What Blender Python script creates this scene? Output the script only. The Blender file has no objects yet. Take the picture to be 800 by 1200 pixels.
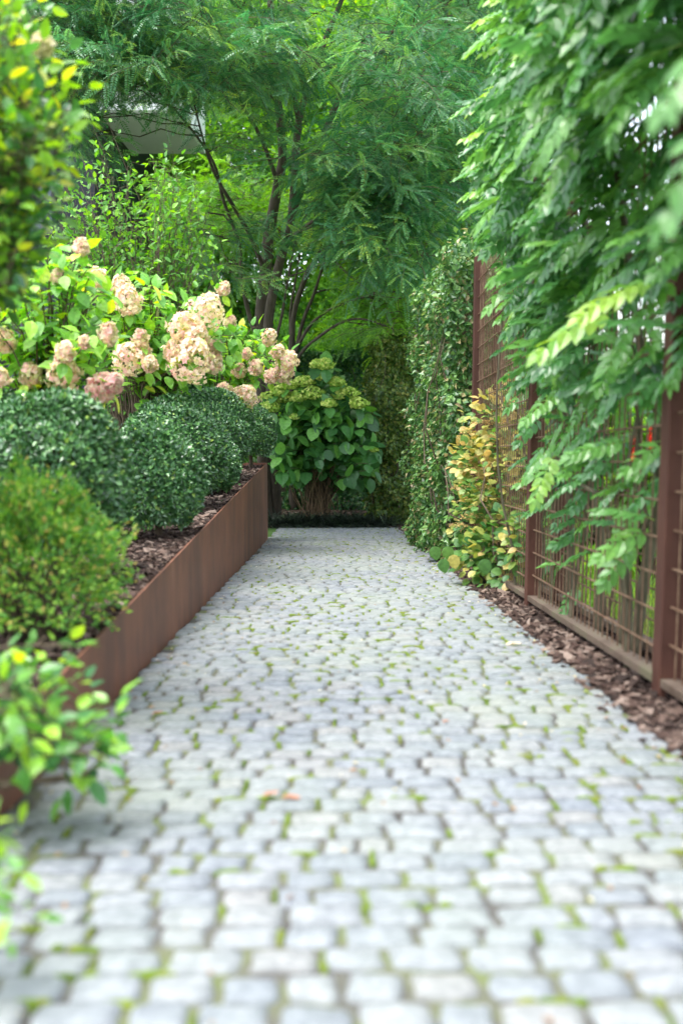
import bpy, math, random
import numpy as np
rng = np.random.default_rng(7)
random.seed(7)
scene = bpy.context.scene
COL = scene.collection
F_PX = 1167.0
PITCH = math.radians(6.65); YAW = math.atan(11/1167.0)
CAM = np.array([0.0, 0.0, 1.0])
_F = np.array([math.sin(YAW)*math.cos(PITCH), math.cos(YAW)*math.cos(PITCH), -math.sin(PITCH)])
_R = np.array([math.cos(YAW), -math.sin(YAW), 0.0])
_U = np.cross(_R, _F)
SL = 0.077                                   # the path falls away from the viewer

def P(px, py, Y):                            # a photo pixel at distance Y as a point of the place
    d = _F + (px-400)/F_PX*_R + (600-py)/F_PX*_U
    return CAM + d*(Y/d[1])
def gz(y):                                   # height of the sloping path and lawn
    return -SL*np.clip(y, 0, 18.1)
BED = -0.045

# ------------------------------------------------------------------ materials
def new_mat(name):
    m = bpy.data.materials.new(name); m.use_nodes = True
    nt = m.node_tree; nt.nodes.clear()
    out = nt.nodes.new('ShaderNodeOutputMaterial')
    return m, nt, out
def N(nt, t, **kw):
    n = nt.nodes.new(t)
    for k, v in kw.items():
        if k in n.inputs: n.inputs[k].default_value = v
        else: setattr(n, k, v)
    return n
def ramp(nt, fac, stops):
    r = nt.nodes.new('ShaderNodeValToRGB')
    el = r.color_ramp.elements
    while len(el) > 1: el.remove(el[-1])
    el[0].position = stops[0][0]; el[0].color = (*stops[0][1], 1)
    for p, c in stops[1:]:
        e = el.new(p); e.color = (*c, 1)
    nt.links.new(fac, r.inputs[0]); return r
def leaf_mat(name, stops, trans=0.35, rough=0.42, spec=0.5, gain=1.65):
    m, nt, out = new_mat(name)
    a = N(nt, 'ShaderNodeAttribute', attribute_name='rnd')
    r = ramp(nt, a.outputs['Fac'], [(p_, tuple(min(c_*gain*w_, .85) for c_, w_ in zip(k_, (1.1, 1, .82) if k_[1] > k_[0] else (1, 1, 1)))) for p_, k_ in stops])
    col = r.outputs[0]
    tc = N(nt, 'ShaderNodeTexCoord'); nz = N(nt, 'ShaderNodeTexNoise', Scale=35.0, Detail=3.0)
    nt.links.new(tc.outputs['Object'], nz.inputs['Vector'])
    hs = N(nt, 'ShaderNodeHueSaturation')
    mr = N(nt, 'ShaderNodeMapRange'); mr.inputs[1].default_value = .3; mr.inputs[2].default_value = .7
    mr.inputs[3].default_value = .78; mr.inputs[4].default_value = 1.22
    nt.links.new(nz.outputs[0], mr.inputs[0]); nt.links.new(mr.outputs[0], hs.inputs['Value'])
    nt.links.new(col, hs.inputs['Color'])
    p = N(nt, 'ShaderNodeBsdfPrincipled', Roughness=rough)
    p.inputs['Specular IOR Level'].default_value = spec
    nt.links.new(hs.outputs[0], p.inputs['Base Color'])
    t = N(nt, 'ShaderNodeBsdfTranslucent')
    h2 = N(nt, 'ShaderNodeHueSaturation', Hue=0.485, Saturation=1.15, Value=1.5)
    nt.links.new(hs.outputs[0], h2.inputs['Color']); nt.links.new(h2.outputs[0], t.inputs['Color'])
    mx = N(nt, 'ShaderNodeMixShader', Fac=trans)
    nt.links.new(p.outputs[0], mx.inputs[1]); nt.links.new(t.outputs[0], mx.inputs[2])
    nt.links.new(mx.outputs[0], out.inputs[0]); return m
def rough_mat(name, stops, scale=8.0, rough=0.85, bump=0.3, bscale=40.0, stretch=(1,1,1), use_rnd=0.0, spec=0.3, detail=6.0, dist=0.01):
    m, nt, out = new_mat(name)
    tc = N(nt, 'ShaderNodeTexCoord'); mp = N(nt, 'ShaderNodeMapping'); mp.inputs['Scale'].default_value = stretch
    nt.links.new(tc.outputs['Object'], mp.inputs[0])
    nz = N(nt, 'ShaderNodeTexNoise', Scale=scale, Detail=detail, Roughness=.6)
    nt.links.new(mp.outputs[0], nz.inputs['Vector'])
    fac = nz.outputs[0]
    if use_rnd:
        a = N(nt, 'ShaderNodeAttribute', attribute_name='rnd')
        mx = N(nt, 'ShaderNodeMix'); mx.data_type = 'FLOAT'; mx.inputs[0].default_value = use_rnd
        nt.links.new(fac, mx.inputs[2]); nt.links.new(a.outputs['Fac'], mx.inputs[3]); fac = mx.outputs[0]
    r = ramp(nt, fac, stops)
    p = N(nt, 'ShaderNodeBsdfPrincipled', Roughness=rough)
    p.inputs['Specular IOR Level'].default_value = spec
    nt.links.new(r.outputs[0], p.inputs['Base Color'])
    n2 = N(nt, 'ShaderNodeTexNoise', Scale=bscale, Detail=5.0); nt.links.new(mp.outputs[0], n2.inputs['Vector'])
    b = N(nt, 'ShaderNodeBump', Strength=bump, Distance=dist)
    nt.links.new(n2.outputs[0], b.inputs['Height']); nt.links.new(b.outputs[0], p.inputs['Normal'])
    nt.links.new(p.outputs[0], out.inputs[0]); return m

M = {}
M['locust'] = leaf_mat('locust_leaf', [(0, (.017,.070,.038)), (.35, (.035,.120,.060)), (.65, (.062,.168,.068)), (.88, (.11,.23,.06)), (1, (.19,.28,.04))], .38, .36, .65, gain=1.75)
M['far_leaf'] = leaf_mat('far_leaf', [(0, (.035,.11,.025)), (.5, (.075,.20,.035)), (.9, (.15,.30,.045)), (1, (.26,.36,.05))], .5, .5, gain=1.7)
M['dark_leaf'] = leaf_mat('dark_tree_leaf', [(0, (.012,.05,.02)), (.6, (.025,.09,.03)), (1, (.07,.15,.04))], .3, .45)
M['box'] = leaf_mat('box_leaf', [(0, (.016,.058,.026)), (.5, (.038,.118,.044)), (.9, (.09,.22,.07)), (1, (.24,.36,.07))], .05, .30, .9, gain=1.75)
M['lime'] = leaf_mat('spirea_leaf', [(0, (.045,.14,.035)), (.45, (.085,.23,.05)), (.85, (.20,.36,.07)), (1, (.42,.30,.10))], .4, .45, gain=1.55)
M['fore'] = leaf_mat('foreground_leaf', [(0, (.025,.10,.04)), (.4, (.06,.19,.04)), (.85, (.19,.38,.045)), (1, (.42,.42,.06))], .4, .3, .7, gain=1.5)
M['shrub'] = leaf_mat('viburnum_leaf', [(0, (.03,.11,.025)), (.5, (.07,.20,.035)), (.85, (.14,.31,.045)), (1, (.38,.42,.05))], .38, .4)
M['hyd'] = leaf_mat('hydrangea_leaf', [(0, (.05,.16,.035)), (.5, (.10,.26,.05)), (.9, (.19,.38,.06)), (1, (.34,.42,.07))], .4, .42)
M['anna'] = leaf_mat('smooth_hydrangea_leaf', [(0, (.016,.065,.022)), (.6, (.04,.135,.038)), (1, (.09,.24,.05))], .3, .4)
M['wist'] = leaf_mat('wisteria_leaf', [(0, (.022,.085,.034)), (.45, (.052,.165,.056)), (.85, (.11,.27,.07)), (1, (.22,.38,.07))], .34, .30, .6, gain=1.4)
M['hedge'] = leaf_mat('hedge_leaf', [(0, (.018,.065,.024)), (.45, (.05,.145,.045)), (.82, (.13,.26,.08)), (.91, (.24,.18,.10)), (1, (.40,.42,.20))], .25, .36, .55, gain=1.35)
M['hedge_old'] = leaf_mat('old_hedge_leaf', [(0, (.035,.09,.02)), (.55, (.08,.16,.03)), (.85, (.17,.24,.05)), (1, (.28,.25,.07))], .25, .45, gain=1.0)
M['yellowing'] = leaf_mat('yellowing_leaf', [(0, (.05,.18,.06)), (.45, (.13,.30,.07)), (.65, (.33,.42,.12)), (.88, (.60,.52,.14)), (1, (.62,.42,.18))], .35, .45, gain=0.85)
M['cream_petal'] = leaf_mat('panicle_petal', [(0, (.40,.44,.22)), (.3, (.60,.55,.37)), (.65, (.67,.52,.41)), (1, (.67,.38,.35))], .3, .6, .2, gain=1.35)
M['pink_petal'] = leaf_mat('pink_petal', [(0, (.66,.60,.42)), (.55, (.74,.56,.47)), (1, (.78,.38,.40))], .3, .6, .2, gain=1.0)
M['lime_petal'] = leaf_mat('lime_petal', [(0, (.16,.30,.06)), (.5, (.30,.44,.12)), (1, (.48,.55,.22))], .3, .6, .2, gain=1.4)
M['tan_petal'] = leaf_mat('faded_lacecap', [(0, (.32,.22,.08)), (.6, (.52,.36,.16)), (1, (.62,.52,.20))], .25, .7, .1, gain=1.0)
M['red_petal'] = leaf_mat('red_petal', [(0, (.7,.05,.03)), (1, (.8,.15,.06))], .3, .6, .2, gain=1.0)
M['grass'] = leaf_mat('grass_blade', [(0, (.06,.16,.02)), (.6, (.13,.29,.035)), (1, (.24,.36,.06))], .35, .5)
M['black_grass'] = leaf_mat('black_grass_blade', [(0, (.012,.018,.016)), (.7, (.025,.04,.035)), (1, (.05,.09,.05))], .1, .35)
M['moss'] = rough_mat('moss', [(.3, (.05,.09,.012)), (.5, (.13,.20,.022)), (.75, (.20,.21,.04))], 25, .95, .8, 220, use_rnd=.5, dist=.01)
M['bark'] = rough_mat('tree_bark', [(.3, (.045,.036,.026)), (.7, (.12,.10,.075))], 12, .9, .6, 30, (1,1,.25))
M['twig'] = rough_mat('twig_bark', [(.3, (.06,.045,.03)), (.7, (.16,.12,.08))], 20, .85, .4, 60)
M['stem'] = rough_mat('wisteria_bark', [(.3, (.045,.04,.022)), (.7, (.14,.12,.075))], 14, .85, .5, 60, (1,1,.3))
M['cane'] = rough_mat('dry_cane', [(.3, (.13,.085,.05)), (.7, (.32,.22,.13))], 14, .8, .3, 60, (1,1,.3))
M['bamboo'] = rough_mat('bamboo', [(.3, (.30,.24,.13)), (.7, (.45,.36,.2))], 10, .6, .2, 40, (1,1,.3))
M['rust'] = rough_mat('corten_steel', [(.25, (.040,.016,.011)), (.5, (.068,.026,.017)), (.75, (.11,.045,.028))], 3.2, .75, .25, 90, (1,1,.45), dist=.004)
M['rust_wall'] = None
M['rust_rod'] = rough_mat('rusty_rod', [(.3, (.09,.045,.025)), (.7, (.21,.135,.085))], 12, .8, .3, 90, dist=.003)
M['rail'] = rough_mat('weathered_rail', [(.3, (.07,.045,.03)), (.5, (.13,.095,.07)), (.8, (.12,.13,.065))], 6, .85, .4, 60, (1,.5,1), dist=.004)
M['soil'] = rough_mat('dark_soil', [(.3, (.035,.022,.014)), (.7, (.10,.065,.045))], 9, .95, .8, 60)
M['chips'] = rough_mat('bark_chips', [(.25, (.028,.017,.013)), (.45, (.065,.038,.029)), (.62, (.12,.078,.060)), (.85, (.24,.18,.145))], 22, .85, .5, 80, use_rnd=.7, dist=.006)
M['lawn'] = rough_mat('lawn', [(.3, (.06,.14,.02)), (.7, (.15,.28,.04))], 4, .95, .5, 50)
M['terrain'] = rough_mat('far_ground', [(.3, (.05,.11,.02)), (.7, (.10,.18,.04))], 1.5, .95, .5, 20)
M['dark_clad'] = rough_mat('dark_cladding', [(.3, (.010,.014,.02)), (.7, (.018,.022,.03))], 3, .5, .1, 30)
M['render_white'] = rough_mat('white_render', [(.3, (.60,.62,.62)), (.7, (.72,.73,.73))], 2, .8, .1, 60)
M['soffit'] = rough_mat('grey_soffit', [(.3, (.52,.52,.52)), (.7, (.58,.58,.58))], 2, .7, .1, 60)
M['joint'] = rough_mat('joint_grit', [(.3, (.05,.047,.043)), (.45, (.095,.092,.083)), (.54, (.12,.13,.075)), (.66, (.13,.18,.04))], 4.5, .95, .8, 120)
M['dead_leaf'] = leaf_mat('dead_leaf', [(0, (.20,.08,.04)), (.6, (.34,.16,.09)), (1, (.50,.34,.2))], .15, .6, gain=1.0)
M['pale_leaf'] = leaf_mat('pale_dead_leaf', [(0, (.5,.42,.3)), (1, (.6,.52,.38))], .15, .6, gain=1.0)
M['litter'] = leaf_mat('litter', [(0, (.16,.08,.04)), (.5, (.30,.2,.1)), (.8, (.5,.45,.2)), (1, (.6,.58,.5))], .15, .7, gain=1.0)

def glass_mat():
    m, nt, out = new_mat('window_glass')
    p = N(nt, 'ShaderNodeBsdfPrincipled', Roughness=.05); p.inputs['Base Color'].default_value = (.05,.07,.09,1)
    nt.links.new(p.outputs[0], out.inputs[0]); return m
M['glass'] = glass_mat()

def stone_mat():
    m, nt, out = new_mat('granite_sett')
    tc = N(nt, 'ShaderNodeTexCoord')
    a = N(nt, 'ShaderNodeAttribute', attribute_name='rnd')
    nz = N(nt, 'ShaderNodeTexNoise', Scale=26.0, Detail=8.0, Roughness=.72); nt.links.new(tc.outputs['Object'], nz.inputs['Vector'])
    r = ramp(nt, nz.outputs[0], [(.30, (.11,.12,.13)), (.42, (.175,.188,.199)), (.55, (.225,.239,.249)), (.70, (.305,.315,.318))])
    r2 = ramp(nt, a.outputs['Fac'], [(0, (.76,.80,.85)), (.4, (.93,.95,.975)), (.8, (1.0,1.0,.985)), (1, (1.0,.96,.91))])
    mu = N(nt, 'ShaderNodeMix'); mu.data_type = 'RGBA'; mu.blend_type = 'MULTIPLY'; mu.inputs[0].default_value = 1
    nt.links.new(r.outputs[0], mu.inputs[6]); nt.links.new(r2.outputs[0], mu.inputs[7])
    # larger weathering and a faint green film of algae in patches
    n3 = N(nt, 'ShaderNodeTexNoise', Scale=1.3, Detail=5.0); nt.links.new(tc.outputs['Object'], n3.inputs['Vector'])
    r3 = ramp(nt, n3.outputs[0], [(.40, (0,0,0)), (.72, (.42,.42,.42))])
    m2 = N(nt, 'ShaderNodeMix'); m2.data_type = 'RGBA'; m2.inputs[7].default_value = (.24,.275,.20,1)
    nt.links.new(r3.outputs[0], m2.inputs[0]); nt.links.new(mu.outputs[2], m2.inputs[6])
    p = N(nt, 'ShaderNodeBsdfPrincipled', Roughness=.72); p.inputs['Specular IOR Level'].default_value = .35
    nt.links.new(m2.outputs[2], p.inputs['Base Color'])
    n2 = N(nt, 'ShaderNodeTexNoise', Scale=70.0, Detail=6.0); nt.links.new(tc.outputs['Object'], n2.inputs['Vector'])
    b = N(nt, 'ShaderNodeBump', Strength=.7, Distance=.006); nt.links.new(n2.outputs[0], b.inputs['Height'])
    nt.links.new(b.outputs[0], p.inputs['Normal']); nt.links.new(p.outputs[0], out.inputs[0]); return m
M['stone'] = stone_mat()

def wall_mat():
    m, nt, out = new_mat('corten_sheet')
    tc = N(nt, 'ShaderNodeTexCoord')
    mp = N(nt, 'ShaderNodeMapping'); mp.inputs['Scale'].default_value = (1, 3.0, .5); nt.links.new(tc.outputs['Object'], mp.inputs[0])
    st = N(nt, 'ShaderNodeTexNoise', Scale=1.2, Detail=6.0, Roughness=.6); nt.links.new(mp.outputs[0], st.inputs['Vector'])
    cl = N(nt, 'ShaderNodeTexNoise', Scale=1.6, Detail=7.0, Roughness=.65); nt.links.new(tc.outputs['Object'], cl.inputs['Vector'])
    mx = N(nt, 'ShaderNodeMix'); mx.data_type = 'FLOAT'; mx.inputs[0].default_value = .5
    nt.links.new(st.outputs[0], mx.inputs[2]); nt.links.new(cl.outputs[0], mx.inputs[3])
    r = ramp(nt, mx.outputs[0], [(.30, (.085,.040,.028)), (.45, (.14,.062,.041)), (.56, (.205,.084,.049)), (.70, (.27,.13,.085))])
    p = N(nt, 'ShaderNodeBsdfPrincipled', Roughness=.62); p.inputs['Specular IOR Level'].default_value = .35
    nt.links.new(r.outputs[0], p.inputs['Base Color'])
    n2 = N(nt, 'ShaderNodeTexNoise', Scale=120.0, Detail=4.0); nt.links.new(tc.outputs['Object'], n2.inputs['Vector'])
    b = N(nt, 'ShaderNodeBump', Strength=.25, Distance=.003); nt.links.new(n2.outputs[0], b.inputs['Height'])
    nt.links.new(b.outputs[0], p.inputs['Normal']); nt.links.new(p.outputs[0], out.inputs[0]); return m
M['rust_wall'] = wall_mat()

# ------------------------------------------------------------------ geometry kit
class Geo:
    def __init__(s): s.V=[]; s.L=[]; s.T=[]; s.A=[]; s.I=[]; s.n=0
    def add(s, v, loops, tot, att=None, mi=0):
        v = np.asarray(v, float).reshape(-1, 3); loops = np.asarray(loops, np.int64); tot = np.asarray(tot, np.int64)
        s.V.append(v); s.L.append(loops + s.n); s.T.append(tot); s.n += len(v)
        s.A.append(np.full(len(tot), .5) if att is None else np.broadcast_to(np.asarray(att, float), (len(tot),)))
        s.I.append(np.broadcast_to(np.asarray(mi, np.int64), (len(tot),)))
    def flat(s):
        return dict(v=np.concatenate(s.V), l=np.concatenate(s.L), t=np.concatenate(s.T), a=np.concatenate(s.A), i=np.concatenate(s.I))
    def inst(s, tpl, pos, R, S, rnd, mi=None):
        pos = np.asarray(pos, float).reshape(-1, 3); n = len(pos)
        if n == 0: return
        S = np.asarray(S, float)
        if S.ndim == 0: S = np.full(n, float(S))
        sv = S[:, None, None] if S.ndim == 1 else S[:, None, :]
        v = tpl['v'][None]*sv
        v = np.einsum('nij,nkj->nki', R, v) + pos[:, None, :]
        k = len(tpl['v'])
        loops = (tpl['l'][None] + (np.arange(n)*k)[:, None]).ravel()
        att = np.clip(np.asarray(rnd)[:, None] + (tpl['a'][None]-.5), 0, 1).ravel()
        ii = np.tile(tpl['i'], n) if mi is None else mi
        s.add(v.reshape(-1, 3), loops, np.tile(tpl['t'], n), att, ii)

def build(name, geo, mats, parent=None, smooth=False, loc=None):
    d = geo.flat() if isinstance(geo, Geo) else geo
    off = np.array(parent['_base'][:]) if parent is not None else (np.array(loc, float) if loc is not None else np.zeros(3))
    if parent is not None and parent.parent is not None: off = np.array(parent['_base'][:])
    me = bpy.data.meshes.new(name)
    v = (d['v'] - off).astype(np.float32)
    me.vertices.add(len(v)); me.vertices.foreach_set('co', v.ravel())
    me.loops.add(len(d['l'])); me.loops.foreach_set('vertex_index', d['l'].astype(np.int32))
    me.polygons.add(len(d['t']))
    st = np.concatenate([[0], np.cumsum(d['t'])[:-1]]).astype(np.int32)
    me.polygons.foreach_set('loop_start', st); me.polygons.foreach_set('loop_total', d['t'].astype(np.int32))
    for m in mats: me.materials.append(M[m])
    me.polygons.foreach_set('material_index', d['i'].astype(np.int32))
    me.polygons.foreach_set('use_smooth', np.full(len(d['t']), bool(smooth)))
    a = me.attributes.new('rnd', 'FLOAT', 'FACE'); a.data.foreach_set('value', d['a'].astype(np.float32))
    me.update(calc_edges=True); me.validate()
    o = bpy.data.objects.new(name, me); COL.objects.link(o)
    if parent is not None: o.parent = parent
    elif loc is not None: o.location = loc
    o['_base'] = [float(q) for q in off]
    return o
def thing(name, label, cat, loc, group=None):
    o = bpy.data.objects.new(name, None); COL.objects.link(o); o.location = tuple(float(q) for q in loc)
    o['label'] = label; o['category'] = cat
    if group: o['group'] = group
    o['_base'] = [float(q) for q in loc]
    o.empty_display_size = .2
    return o
def tag(o, label, cat, group=None, kind=None):
    o['label'] = label; o['category'] = cat
    if group: o['group'] = group
    if kind: o['kind'] = kind
    return o
def struct(o): o['kind'] = 'structure'; return o

def nrm(a): return a/np.maximum(np.linalg.norm(a, axis=-1, keepdims=True), 1e-9)
def frames(d, up):
    x = nrm(np.asarray(d, float)); up = np.broadcast_to(np.asarray(up, float), x.shape)
    y = nrm(np.cross(up, x) + 1e-6); z = np.cross(x, y)
    return np.stack([x, y, z], axis=-1)
def rand_unit(n): return nrm(rng.normal(size=(n, 3)))

def leaf2(w=.5, fold=.12, droop=.0):
    g = Geo(); h = w/2
    g.add([(0,0,0), (.45,h,fold*w), (1,0,-droop), (.45,-h,fold*w)], [0,2,1, 0,3,2], [3,3]); return g.flat()
def leafN(w=.5, fold=.12, droop=.15, prof=((.12,.55),(.35,1),(.65,.82),(.88,.35)), wav=.0):
    v = [(0,0,0)]; L = []; T = []
    for t, q in prof:
        z = -droop*t*t; h = w/2*q
        v += [(t, h, z+fold*h+wav*math.sin(t*9)), (t, 0, z), (t, -h, z+fold*h-wav*math.sin(t*9+1))]
    v.append((1,0,-droop)); n = len(prof); tip = len(v)-1
    L += [0,2,1, 0,3,2]; T += [3,3]
    for i in range(n-1):
        a = 1+3*i; b = a+3
        L += [a,a+1,b+1,b, a+1,a+2,b+2,b+1]; T += [4,4]
    a = 1+3*(n-1); L += [a,a+1,tip, a+1,a+2,tip]; T += [3,3]
    g = Geo(); g.add(v, L, T); return g.flat()
LEAF2 = leaf2(.55, .14, .08); LEAFW = leaf2(.75, .12, .1)
LEAF = leafN(.55, .18, .15, wav=.01); LEAFR = leafN(.82, .15, .12, ((.08,.6),(.3,1),(.6,.95),(.85,.5)), wav=.015)
HYL = leafN(.6, .2, .22, ((.1,.5),(.3,.95),(.55,1),(.82,.5)), wav=.02)

def tube(g, pts, rad, sides=6, mi=0, att=.5, cap=False):
    pts = np.asarray(pts, float); n = len(pts)
    rad = np.broadcast_to(np.asarray(rad, float), (n,))
    tan = nrm(np.gradient(pts, axis=0))
    ref = np.array([0,0,1.]) if abs(tan[0][2]) < .9 else np.array([1.,0,0])
    u = nrm(np.cross(tan[0], ref)); V = []
    for i in range(n):
        u = nrm(u - tan[i]*np.dot(u, tan[i])); w = np.cross(tan[i], u)
        an = np.arange(sides)*2*math.pi/sides
        V.append(pts[i] + rad[i]*(np.cos(an)[:, None]*u + np.sin(an)[:, None]*w))
    V = np.concatenate(V); L = []; T = []
    for i in range(n-1):
        for k in range(sides):
            k2 = (k+1) % sides
            L += [i*sides+k, i*sides+k2, (i+1)*sides+k2, (i+1)*sides+k]; T.append(4)
    if cap:
        L += list(range(sides))[::-1]; T.append(sides); L += [(n-1)*sides+k for k in range(sides)]; T.append(sides)
    g.add(V, L, T, att, mi)
def spline(pts, n=4):
    pts = [np.asarray(p, float) for p in pts]; out = []
    P_ = [2*pts[0]-pts[1]] + pts + [2*pts[-1]-pts[-2]]
    for i in range(1, len(P_)-2):
        for k in range(n):
            t = k/n; a, b, c, d = P_[i-1], P_[i], P_[i+1], P_[i+2]
            out.append(.5*((2*b)+(-a+c)*t+(2*a-5*b+4*c-d)*t*t+(-a+3*b-3*c+d)*t**3))
    out.append(pts[-1]); return np.array(out)
def wiggle(a, b, n=6, amp=.1, sag=0.0):
    a = np.asarray(a, float); b = np.asarray(b, float); t = np.linspace(0, 1, n)[:, None]
    p = a*(1-t)+b*t; q = np.cumsum(rng.normal(size=(n, 3)), axis=0)*amp/math.sqrt(n)
    q -= q[0] + (q[-1]-q[0])*t; p = p+q; p[:, 2] += sag*4*t[:, 0]*(1-t[:, 0]); return p
def box(g, x0, x1, y0, y1, z0, z1, att=.5, mi=0, zf=None):
    v = np.array([(x, y, z) for x in (x0, x1) for y in (y0, y1) for z in (z0, z1)], float)
    if zf is not None: v[:, 2] += zf(v[:, 1])
    g.add(v, [0,1,3,2, 4,6,7,5, 0,4,5,1, 2,3,7,6, 0,2,6,4, 1,5,7,3], [4]*6, att, mi)
def bevel(o, w=.004, seg=2):
    m = o.modifiers.new('edge', 'BEVEL'); m.width = w; m.segments = seg; m.limit_method = 'ANGLE'; return o

# pinnate leaf: leaflets along a drooping rachis
def pinnate(pairs, leaflet, llen, tpl, droop=.35, spread=1.1, stalk=.15, rw=.006):
    g = Geo(); ts = np.linspace(stalk, .93, pairs)
    def c(t): return np.array([t*(1-.10*droop*t*t), 0, -droop*t*t])
    pos = []; D = []; Z = []; S = []
    for t in ts:
        sz = llen*(.75+.5*math.sin(math.pi*(.15+.75*t)))*.85
        for sg in (1, -1):
            pos.append(c(t)); a = spread*(1-.25*t)
            D.append((math.cos(a), sg*math.sin(a), -.18-droop*t*.8)); S.append(sz)
    pos.append(c(.95)); D.append((1, 0, -droop*1.6)); S.append(llen*.95)
    D = np.array(D); n = len(pos)
    D += rng.normal(size=D.shape)*.07
    up = np.tile([0.,0,1.], (n,1)) + rng.normal(size=(n,3))*.18
    g.inst(tpl, pos, frames(D, up), np.array(S), .5+rng.normal(size=n)*.05)
    r = np.array([c(t) for t in (0, .33, .66, .96)]); tube(g, r, [rw, rw*.8, rw*.6, rw*.3], 3, 0, .9)
    return g.flat()
def many(fn, n): return [fn() for _ in range(n)]

# ------------------------------------------------------------------ camera, light, world
cd = bpy.data.cameras.new('camera'); cam = bpy.data.objects.new('camera', cd); COL.objects.link(cam)
cam.location = tuple(CAM); cam.rotation_euler = (math.pi/2-PITCH, 0, -YAW)
cd.sensor_fit = 'VERTICAL'; cd.sensor_height = 36; cd.sensor_width = 24; cd.lens = F_PX*36/1200
cd.clip_end = 2000; cd.clip_start = .05
cd.dof.use_dof = True; cd.dof.focus_distance = 12.5; cd.dof.aperture_fstop = 1.35; cd.dof.aperture_blades = 0
scene.camera = cam
w = bpy.data.worlds.new('World'); scene.world = w; w.use_nodes = True
nt = w.node_tree; bg = nt.nodes['Background']
sky = nt.nodes.new('ShaderNodeTexSky'); sky.sky_type = 'NISHITA'; sky.sun_disc = False
SUN_EL, SUN_AZ = math.radians(72), math.radians(-115)      # azimuth measured from +Y, negative = to the left
sky.sun_elevation = SUN_EL; sky.sun_rotation = SUN_AZ; sky.dust_density = 2.5; sky.air_density = 1.0
hs = nt.nodes.new('ShaderNodeHueSaturation'); hs.inputs['Saturation'].default_value = .45
nt.links.new(sky.outputs[0], hs.inputs['Color']); nt.links.new(hs.outputs[0], bg.inputs[0])
bg.inputs[1].default_value = .15
ld = bpy.data.lights.new('sun', 'SUN'); ld.energy = 1.0; ld.angle = math.radians(40); ld.color = (1, .98, .94)
sun = bpy.data.objects.new('sun', ld); COL.objects.link(sun)
sd = np.array([math.sin(SUN_AZ)*math.cos(SUN_EL), math.cos(SUN_AZ)*math.cos(SUN_EL), math.sin(SUN_EL)])
from mathutils import Vector
sun.rotation_euler = Vector(sd).to_track_quat('Z', 'Y').to_euler()
scene.view_settings.view_transform = 'Standard'; scene.view_settings.look = 'None'
scene.view_settings.exposure = 2.25; scene.view_settings.gamma = 1
scene.view_settings.use_curve_mapping = False
scene.render.engine = 'CYCLES'
scene.cycles.max_bounces = 6; scene.cycles.diffuse_bounces = 4; scene.cycles.glossy_bounces = 2
scene.cycles.transmission_bounces = 4; scene.cycles.use_denoising = True
scene.cycles.sample_clamp_indirect = 6

# ------------------------------------------------------------------ the setting
def sheet(name, x0, x1, y0, y1, nx, ny, zfun, mat):
    xs = np.linspace(x0, x1, nx); ys = np.linspace(y0, y1, ny)
    X, Y = np.meshgrid(xs, ys); Z = zfun(X, Y); v = np.stack([X, Y, Z], -1).reshape(-1, 3)
    i = np.arange((nx-1)*(ny-1)); r = i//(nx-1); c = i % (nx-1); a = r*nx+c
    L = np.stack([a, a+1, a+nx+1, a+nx], 1).ravel(); g = Geo(); g.add(v, L, np.full(len(i), 4))
    return build(name, g, [mat], smooth=True)
struct(sheet('ground', -400, 400, -60, 700, 81, 153, lambda X, Y: gz(Y)-.10 - .0*X, 'terrain'))
struct(sheet('lawn', 2.1, 30, -4, 40, 60, 90, lambda X, Y: gz(Y)-.03+.02*np.sin(X*1.7)*np.cos(Y*.9), 'lawn'))
struct(sheet('soil', .9, 2.3, -3, 19.2, 12, 100, lambda X, Y: gz(Y)-.035+.008*np.sin(X*21+Y*3)*np.cos(Y*17), 'soil'))
struct(sheet('border_soil', -9, 9, 17.9, 24, 60, 30, lambda X, Y: gz(Y)-.02+.01*np.sin(X*9)*np.cos(Y*11), 'soil'))
struct(sheet('raised_bed_soil', -10, -.99, -3, 14.93, 60, 100, lambda X, Y: BED-.02+.012*np.sin(X*8+Y)*np.cos(Y*7)-.02*np.clip((X+1.3)/.3, 0, 1), 'soil'))
struct(sheet('path_bed', -.97, 1.26, -3, 18.05, 20, 120, lambda X, Y: gz(Y)-.016, 'joint'))

struct(sheet('bounce_sheet', -16, -2.5, 19.6, 32, 20, 20, lambda X, Y: gz(Y)-.005+0*X, 'render_white'))  # pale ground sheet added by the house to bounce light onto its soffit
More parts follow.
